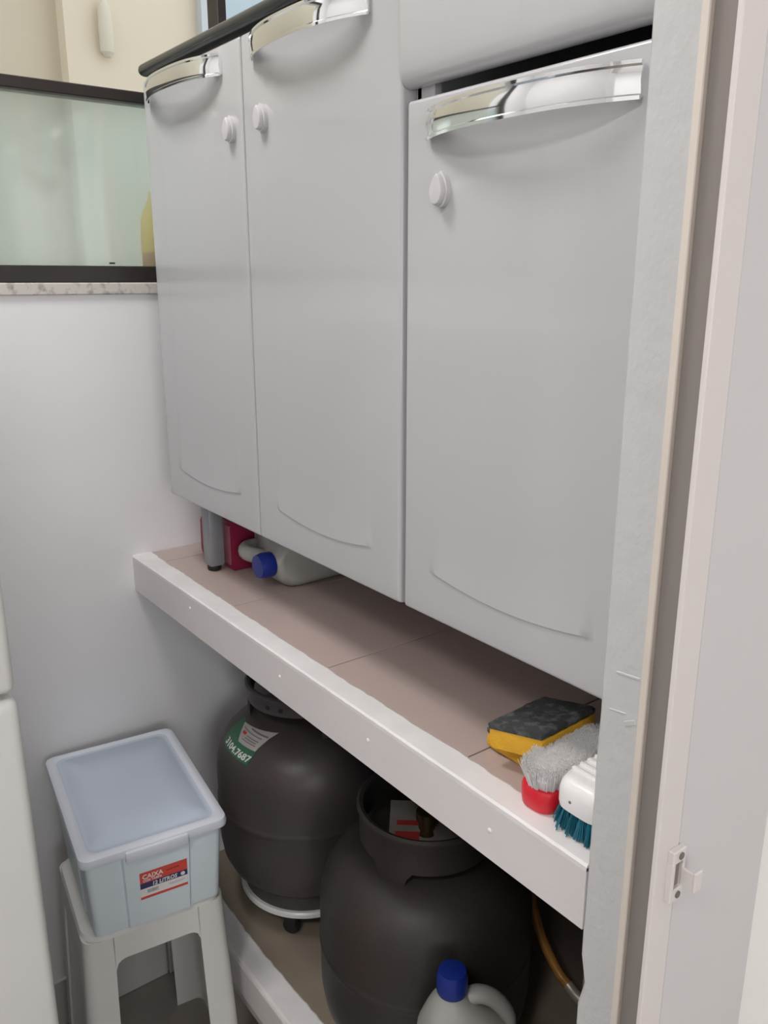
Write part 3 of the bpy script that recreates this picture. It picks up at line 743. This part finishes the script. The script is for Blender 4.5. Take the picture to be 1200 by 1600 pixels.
# ---------------------------------------------------------------- sponges
def sponge(name, label, L, W_, mx, mat, curve=0.0, T=0.023, shear=0.0):
    g = bpy.data.objects.new(name, None); C.objects.link(g); g.matrix_world = mx; MW[g] = mx.copy(); g.empty_display_size = 0.03
    tag(g, label, 'sponge')
    def slab(z0, z1, jit, over=0.0):
        nx, ny, nzz = 16, 10, 3
        bm = box(-L / 2, L / 2, -W_ / 2, W_ / 2, 0, 1)
        bm.free(); bm = bmesh.new(); rings = []
        for i in range(nx + 1):
            x = (-L / 2 - over) + (L + 2 * over) * i / nx; e = abs(2 * i / nx - 1)
            ring = rrect(W_ / 2 + over, (z1 - z0) / 2, min(0.004, (z1 - z0) / 2 * 0.8), 3, 0, (z0 + z1) / 2)
            sc = 0.975 if i in (0, nx) else 1.0
            pts = []
            for (a_, c_, _) in ring:
                z = c_ + curve * (2 * x / L) ** 2 + random.uniform(-jit, jit)
                pts.append((x + shear * a_ + random.uniform(-jit, jit), a_ * sc + random.uniform(-jit, jit), z))
            rings.append(pts)
        return loft(rings, bm=bm)
    obj('foam', slab(0, T, 0.0004), mat, g, local=True, smooth=True, angle=50)
    obj('scouring_pad', slab(T - 0.0005, T + 0.0065, 0.0007, 0.0006), 'scour', g, local=True, smooth=True, angle=60, label='dark worn scouring pad')
    return g
# lower sponge: lies flat, near long side towards the room
ang = math.radians(96)
e1 = Vector((0.6175, 0.5640)); 
mx = Matrix.Translation((0.6565, 0.575, ZS)) @ Matrix.Rotation(math.radians(93), 4, 'Z') @ Matrix.Rotation(math.radians(-3), 4, 'Y')
sponge('sponge', 'golden kitchen sponge lying flat on the tiles underneath the other sponge', 0.098, 0.072, mx, 'foam2', T=0.018)
mx = Matrix.Translation((0.650, 0.564, ZS + 0.0275)) @ Matrix.Rotation(math.radians(3), 4, 'Z') @ Matrix.Rotation(math.radians(-8), 4, 'X')
sponge('sponge', 'yellow sponge with dark scouring pad on top of the other sponge', 0.0925, 0.067, mx, 'foam', 0.0, shear=-0.16)

# ---------------------------------------------------------------- brushes
def bristles(bm, spots, length, r, lean, dirz, zf, per=12):
    for (x, y, nx, ny) in spots:
        for q in range(per):
            a = random.uniform(0, 6.28); d = random.uniform(0, 1)
            bx_, by_ = x + 0.0022 * d * math.cos(a), y + 0.0022 * d * math.sin(a)
            l = length * random.uniform(0.93, 1.04)
            tx = bx_ + nx * lean + 0.004 * d * math.cos(a) + random.uniform(-0.0015, 0.0015); ty_ = by_ + ny * lean + 0.004 * d * math.sin(a) + random.uniform(-0.0015, 0.0015)
            z = zf(x, y)
            v0 = [bm.verts.new((bx_ + r * math.cos(k_ * 2.094 + a), by_ + r * math.sin(k_ * 2.094 + a), z)) for k_ in range(3)]
            v1 = [bm.verts.new((tx + r * 0.8 * math.cos(k_ * 2.094 + a), ty_ + r * 0.8 * math.sin(k_ * 2.094 + a), z + dirz * l)) for k_ in range(3)]
            for k_ in range(3): bm.faces.new((v0[k_], v0[(k_ + 1) % 3], v1[(k_ + 1) % 3], v1[k_]))
            bm.faces.new(v1)
def oval(L, W_, z, n=48, p=3.2):
    pts = []
    for i in range(n):
        a = 2 * math.pi * i / n; c_, s_ = math.cos(a), math.sin(a)
        pts.append((math.copysign(abs(c_) ** (2 / p), c_) * L / 2, math.copysign(abs(s_) ** (2 / p), s_) * W_ / 2, z))
    return pts
# red brush, bristles up
g = thing('scrub_brush', 'red oval scrub brush with white bristles pointing up beside the sponges', 'brush', (0.634, 0.5095, ZS), math.radians(3))
L, W_ = 0.130, 0.054
obj('brush_body', loft([oval(L - 0.008, W_ - 0.010, 0.0), oval(L - 0.002, W_ - 0.003, 0.004), oval(L, W_, 0.012), oval(L, W_, 0.024), oval(L - 0.003, W_ - 0.003, 0.0265), oval(L - 0.008, W_ - 0.008, 0.0265)]), 'redpl', g, local=True, smooth=True)
sp = []
for i in range(30):
    for j in range(13):
        x = -L / 2 + 0.005 + (L - 0.010) * i / 29; y = -W_ / 2 + 0.004 + (W_ - 0.008) * j / 12
        if (abs(2 * x / (L - 0.008)) ** 2.6 + abs(2 * y / (W_ - 0.006)) ** 2.6) < 1: sp.append((x, y, 2 * x / L, 2 * y / W_))
bm = bmesh.new(); bristles(bm, sp, 0.0225, 0.0005, 0.006, 1, lambda x, y: 0.025, 26)
loft([oval(L - 0.012, W_ - 0.012, 0.026), oval(L - 0.003, W_ - 0.003, 0.038), oval(L - 0.006, W_ - 0.006, 0.0435), oval(L - 0.03, W_ - 0.025, 0.0465)], bm=bm)
obj('bristles', bm, 'wbrist', g, local=True, kind='stuff', label='dense white bristles')
# white brush, teal bristles down
g = thing('scrub_brush', 'white ridged scrub brush with teal bristles pointing down by the wall stub', 'brush', (0.633, 0.4495, ZS + 0.0016), math.radians(0))
L, W_ = 0.130, 0.062
bm = bmesh.new()
body = [oval(a_, b_, z_, 56, 4.6) for a_, b_, z_ in ((L - 0.010, W_ - 0.008, 0.0245), (L - 0.002, W_ - 0.002, 0.026), (L, W_, 0.031), (L, W_, 0.044), (L - 0.003, W_ - 0.003, 0.051), (L - 0.010, W_ - 0.009, 0.056), (L - 0.024, W_ - 0.020, 0.058))]
loft(body, bm=bm)
wb = obj('brush_body', bm, 'whitepl', g, local=True, smooth=True)
for i in range(9):
    x = -L / 2 + 0.022 + i * 0.0115
    obj('ridge', box(x, x + 0.006, -W_ / 2 + 0.006, W_ / 2 - 0.006, 0.0545, 0.0602, 0.002, 2), 'whitepl', wb, local=True, smooth=True)
t = lathe([(0.0016, 0), (0.0016, 0.0006)], 10); t.transform(Matrix.Translation((-L / 2 + 0.0003, 0.006, 0.038)) @ Matrix.Rotation(math.radians(-90), 4, 'Y'))
obj('peg_hole', t, 'gasket', wb, local=True)
sp = []
for i in range(16):
    for j in range(6):
        x = -L / 2 + 0.007 + (L - 0.014) * i / 15; y = -W_ / 2 + 0.006 + (W_ - 0.012) * j / 5
        if (abs(2 * x / (L - 0.006)) ** 4.6 + abs(2 * y / (W_ - 0.006)) ** 4.6) < 1: sp.append((x, y, 2 * x / L, 2 * y / W_))
bm = bmesh.new(); bristles(bm, sp, 0.0245, 0.0009, 0.003, -1, lambda x, y: 0.0260, 40)
obj('bristles', bm, 'tealbr', g, local=True, kind='stuff', label='teal bristles in tufts')

# ---------------------------------------------------------------- stool
SZ = 0.470
srz = math.radians(-7.2)
st = thing('plastic_stool', 'white moulded plastic stool carrying the lidded box', 'stool', (0.429, 1.325, 0.0), srz)
def sq(h, r, z, n=5): return rrect(h, h, r, n, 0, 0, z)
hs_top = 0.122
def half(z): return hs_top + 0.020 * (SZ - z) / SZ
rings = [sq(0.098, 0.03, SZ - 0.004), sq(0.104, 0.03, SZ), sq(hs_top - 0.010, 0.032, SZ), sq(hs_top - 0.002, 0.034, SZ - 0.004), sq(hs_top + 0.001, 0.035, SZ - 0.013), sq(hs_top - 0.002, 0.034, SZ - 0.016), sq(0.1, 0.03, SZ - 0.013)]
obj('seat', loft(rings), 'stool', st, local=True, smooth=True)
# each side: apron with arch, and four corner legs (folded L sections), plastic 3 mm thick
def leg_bm(sx, sy):
    bm = bmesh.new(); rings = []
    nz_ = 12
    for i in range(nz_ + 1):
        z = (SZ - 0.012) * i / nz_
        h = half(z); wd = h - (0.072 + 0.012 * (1 - z / SZ)); r = 0.020; tk = 0.004
        out = []; inn = []
        out.append((h - wd, h)); 
        for k_ in range(6):
            a_ = math.radians(90 - 90 * k_ / 5); out.append((h - r + r * math.cos(a_), h - r + r * math.sin(a_)))
        out.append((h, h - wd))
        inn.append((h - tk, h - wd))
        for k_ in range(6):
            a_ = math.radians(90 * k_ / 5); inn.append((h - r + (r - tk) * math.cos(a_), h - r + (r - tk) * math.sin(a_)))
        inn.append((h - wd, h - tk))
        rings.append([(sx * x, sy * y, z) for x, y in out + inn])
    loft(rings, bm=bm); return bm
for sx, sy in ((1, 1), (-1, 1), (-1, -1), (1, -1)):
    obj('leg', leg_bm(sx, sy), 'stool', st, local=True, smooth=True, angle=35)
def apron_bm(rot):
    bm = bmesh.new(); n = 28
    zt = SZ - 0.012; top = []; 
    w_ = 0.0745
    R4 = []
    for i in range(n + 1):
        t = -1 + 2 * i / n; x = t * w_
        za = SZ - 0.060
        edge_ = w_ - abs(x); r = 0.020
        # arch soffit, rounded down at its ends
        zl = za - (0 if edge_ > r else (r - math.sqrt(max(0, r * r - (r - edge_) ** 2))))
        R4.append([(x, -half(zt), zt), (x, -half(zl), zl), (x, -half(zl) + 0.004, zl), (x, -half(zt) + 0.004, zt)])
    loft(R4, bm=bm); bm.transform(Matrix.Rotation(rot, 4, 'Z')); return bm
for q in range(4): obj('apron', apron_bm(q * math.pi / 2), 'stool', st, local=True, smooth=True, angle=35)

# ---------------------------------------------------------------- box with lid
BH = 0.163
bxr = thing('storage_box', 'pale blue plastic storage box with milky lid on the white stool', 'storage box', (0.438, 1.350, SZ), math.radians(-7.2))
def boxring(z, k_, inset=0.0):
    hx, hy = 0.1155 * k_ - inset, 0.166 * k_ - inset
    pts = []; r = 0.012; bmp = 0.005 if inset == 0 else 0.005
    cw = 0.058 * k_
    def arc(cx, cy, a0):
        for i in range(5):
            a_ = math.radians(a0 + 90 * i / 4); pts.append((cx + r * math.cos(a_), cy + r * math.sin(a_), z))
    arc(hx - r, hy - r, 0)
    pts.extend([(cw, hy, z), (cw - 0.003, hy + bmp, z), (-cw + 0.003, hy + bmp, z), (-cw, hy, z)])
    arc(-hx + r, hy - r, 90)
    pts.extend([(-hx, 0.09 * k_, z), (-hx - bmp * .5, 0.087 * k_, z), (-hx - bmp * .5, -0.087 * k_, z), (-hx, -0.09 * k_, z)])
    arc(-hx + r, -hy + r, 180)
    pts.extend([(-cw, -hy, z), (-cw + 0.003, -hy - bmp, z), (cw - 0.003, -hy - bmp, z), (cw, -hy, z)])
    arc(hx - r, -hy + r, 270)
    pts.extend([(hx, -0.09 * k_, z), (hx + bmp * .5, -0.087 * k_, z), (hx + bmp * .5, 0.087 * k_, z), (hx, 0.09 * k_, z)])
    return pts
rings = [boxring(0.001, 0.925), boxring(0.005, 0.935), boxring(BH - 0.004, 1.0), boxring(BH - 0.004, 1.0, 0.0025), boxring(0.008, 0.935, 0.0025)]
bb = obj('tub', loft(rings), 'boxpl', bxr, local=True, smooth=True, angle=30)
# lid: rolled rim, dished field, tabs at the ends
rings = [rrect(0.118, 0.169, 0.014, 6, 0, 0, BH - 0.010), rrect(0.1235, 0.1765, 0.017, 6, 0, 0, BH - 0.011), rrect(0.1245, 0.1775, 0.018, 6, 0, 0, BH - 0.004), rrect(0.1225, 0.1755, 0.018, 6, 0, 0, BH + 0.003), rrect(0.116, 0.169, 0.018, 6, 0, 0, BH + 0.0065), rrect(0.110, 0.163, 0.018, 6, 0, 0, BH + 0.0065), rrect(0.106, 0.159, 0.018, 6, 0, 0, BH + 0.0040), rrect(0.098, 0.150, 0.016, 6, 0, 0, BH + 0.0034), rrect(0.095, 0.147, 0.016, 6, 0, 0, BH + 0.0060), rrect(0.05, 0.07, 0.01, 6, 0, 0, BH + 0.0062)]
lid = obj('lid', loft(rings), 'lidpl', bxr, local=True, smooth=True, angle=45, label='milky white lid')
lid.data.materials.append(M['lidfield'])
for p_ in lid.data.polygons:
    if abs(p_.center.x) < 0.104 and abs(p_.center.y) < 0.157 and p_.center.z > BH: p_.material_index = 1
for sy in (-1, 1):
    t = bmesh.new(); bx(t, -0.052, 0.052, sy * 0.172, sy * 0.1815, BH - 0.020, BH + 0.0005, 0.003, 2)
    obj('lid_tab', t, 'lidpl', lid, local=True, smooth=True)
# label on the front: x 0..w, y 0..h
tilt = math.atan2(0.166 * 0.065, BH)
LM = Matrix.Translation((-0.012 - 0.030, -0.1672, 0.078)) @ Matrix.Rotation(math.radians(90) + tilt * 0.0, 4, 'X') @ Matrix.Rotation(-tilt, 4, 'X')
LW, LH = 0.080, 0.054
# find the face position: front panel y at height z
def fy(z): return -(0.166 * (0.935 + 0.065 * (z - 0.005) / (BH - 0.009)) + 0.005)
z0_ = 0.054
LM = Matrix.Translation((-0.040 + 0.009, fy(z0_) - 0.0003, z0_)) @ Matrix.Rotation(math.radians(90) + math.atan2(fy(z0_) - fy(z0_ + 0.05), 0.05), 4, 'X')
def lab_part(name, x0, x1, y0, y1, t0, m_, parent):
    b_ = box(x0 * LW, x1 * LW, y0 * LH, y1 * LH, -0.0006, t0); b_.transform(LM); return obj(name, b_, m_, parent, local=True)
lb = lab_part('label', 0, 1, 0, 1, 0.0005, 'whitelab', bb); lb['label'] = 'red, navy and white product label'
lab_part('red_field', 0, 1, 0.60, 1, 0.0008, 'redlab', lb); 
lab_part('navy_field', 0, 1, 0.40, 0.605, 0.0009, 'navy', lb)
lab_part('red_stripe', 0, 1, 0.0, 0.09, 0.0008, 'redlab', lb)
def lab_text(s, x, y, size, m_, width=None, shear=0.0, bold=0.0):
    b_ = text_bm(s, size, bold, shear, 0.0002, width); b_.transform(LM @ Matrix.Translation((x * LW, y * LH, 0.0011))); obj('lettering', b_, m_, lb, local=True)
lab_text('CAIXA', 0.05, 0.76, 0.0125, 'whitelab', 0.44 * LW, 0.0, 0.0003)
lab_text('COM TAMPA', 0.06, 0.645, 0.0066, 'whitelab', 0.40 * LW, 0.0, 0.0001)
lab_text('12 LITROS', 0.26, 0.435, 0.0105, 'whitelab', 0.52 * LW, 0.15, 0.0003)
b_ = lathe([(0.0038, 0.0), (0.0038, 0.0012)], 16); b_.transform(LM @ Matrix.Translation((0.90 * LW, 0.50 * LH, 0.0))); obj('round_mark', b_, 'whitelab', lb, local=True)
for i in range(4): lab_part('print', 0.56 + 0.07 * i, 0.615 + 0.07 * i, 0.80 + 0.004 * i, 0.845 + 0.004 * i, 0.0010, 'darkred', lb)
x = 0.14
for i in range(14):
    wd = random.choice((0.006, 0.010, 0.014)); lab_part('barcode_bar', x, x + wd, 0.19, 0.32, 0.0007, 'ink', lb); x += wd + random.choice((0.006, 0.009))
lab_part('print', 0.60, 0.94, 0.265, 0.275, 0.0007, 'ink', lb); lab_part('print', 0.62, 0.90, 0.225, 0.232, 0.0007, 'ink', lb)

# ---------------------------------------------------------------- fridge
FX, FYF = 0.187, 0.935
fr = thing('fridge', 'white fridge with a freezer door above, beside the plastic stool', 'fridge', (FX - 0.28, 1.22, 0))
obj('cabinet_body', box(FX - 0.56, FX - 0.004, FYF + 0.055, 1.535, 0.03, 1.45, 0.008, 2), 'fridge', fr, smooth=True)
obj('gasket', box(FX - 0.55, FX - 0.012, FYF + 0.045, FYF + 0.056, 0.06, 1.44), 'gasket', fr)
obj('door', box(FX - 0.562, FX, FYF, FYF + 0.048, 0.06, 1.070, 0.012, 4), 'fridge', fr, smooth=True)
obj('freezer_door', box(FX - 0.562, FX - 0.0015, FYF, FYF + 0.048, 1.0785, 1.45, 0.010, 4), 'fridge', fr, smooth=True)
for x in (FX - 0.52, FX - 0.06):
    for y in (FYF + 0.10, 1.48): obj('foot', lathe([(0.02, 0), (0.02, 0.032)], 14, (x, y, 0)), 'black', fr)

# ---------------------------------------------------------------- ceiling lamps (above the frame)
def lamp(name, label, x, y, power, size):
    g_ = thing(name, label, 'lamp', (x, y, CEIL - 0.05))
    obj('housing', box(x - size / 2 - 0.02, x + size / 2 + 0.02, y - size / 2 - 0.02, y + size / 2 + 0.02, CEIL - 0.03, CEIL + 0.001, 0.004, 2), 'lampw', g_)
    obj('diffuser', box(x - size / 2, x + size / 2, y - size / 2, y + size / 2, CEIL - 0.045, CEIL - 0.028, 0.004, 2), 'lampe', g_)
    area_light('lamp_light', (x, y, CEIL - 0.05), (0, 0, -1), size, size, power, (1.0, 0.97, 0.94))
lamp('ceiling_lamp', 'square white ceiling lamp in the small pantry room', 0.08, 1.14, 9.3, 0.34)
lamp('ceiling_lamp', 'added square ceiling lamp, unseen, in the hall outside the doorway', -0.80, -0.12, 15, 0.34)  # lamp added in the unseen hall to brighten the pier and doorway
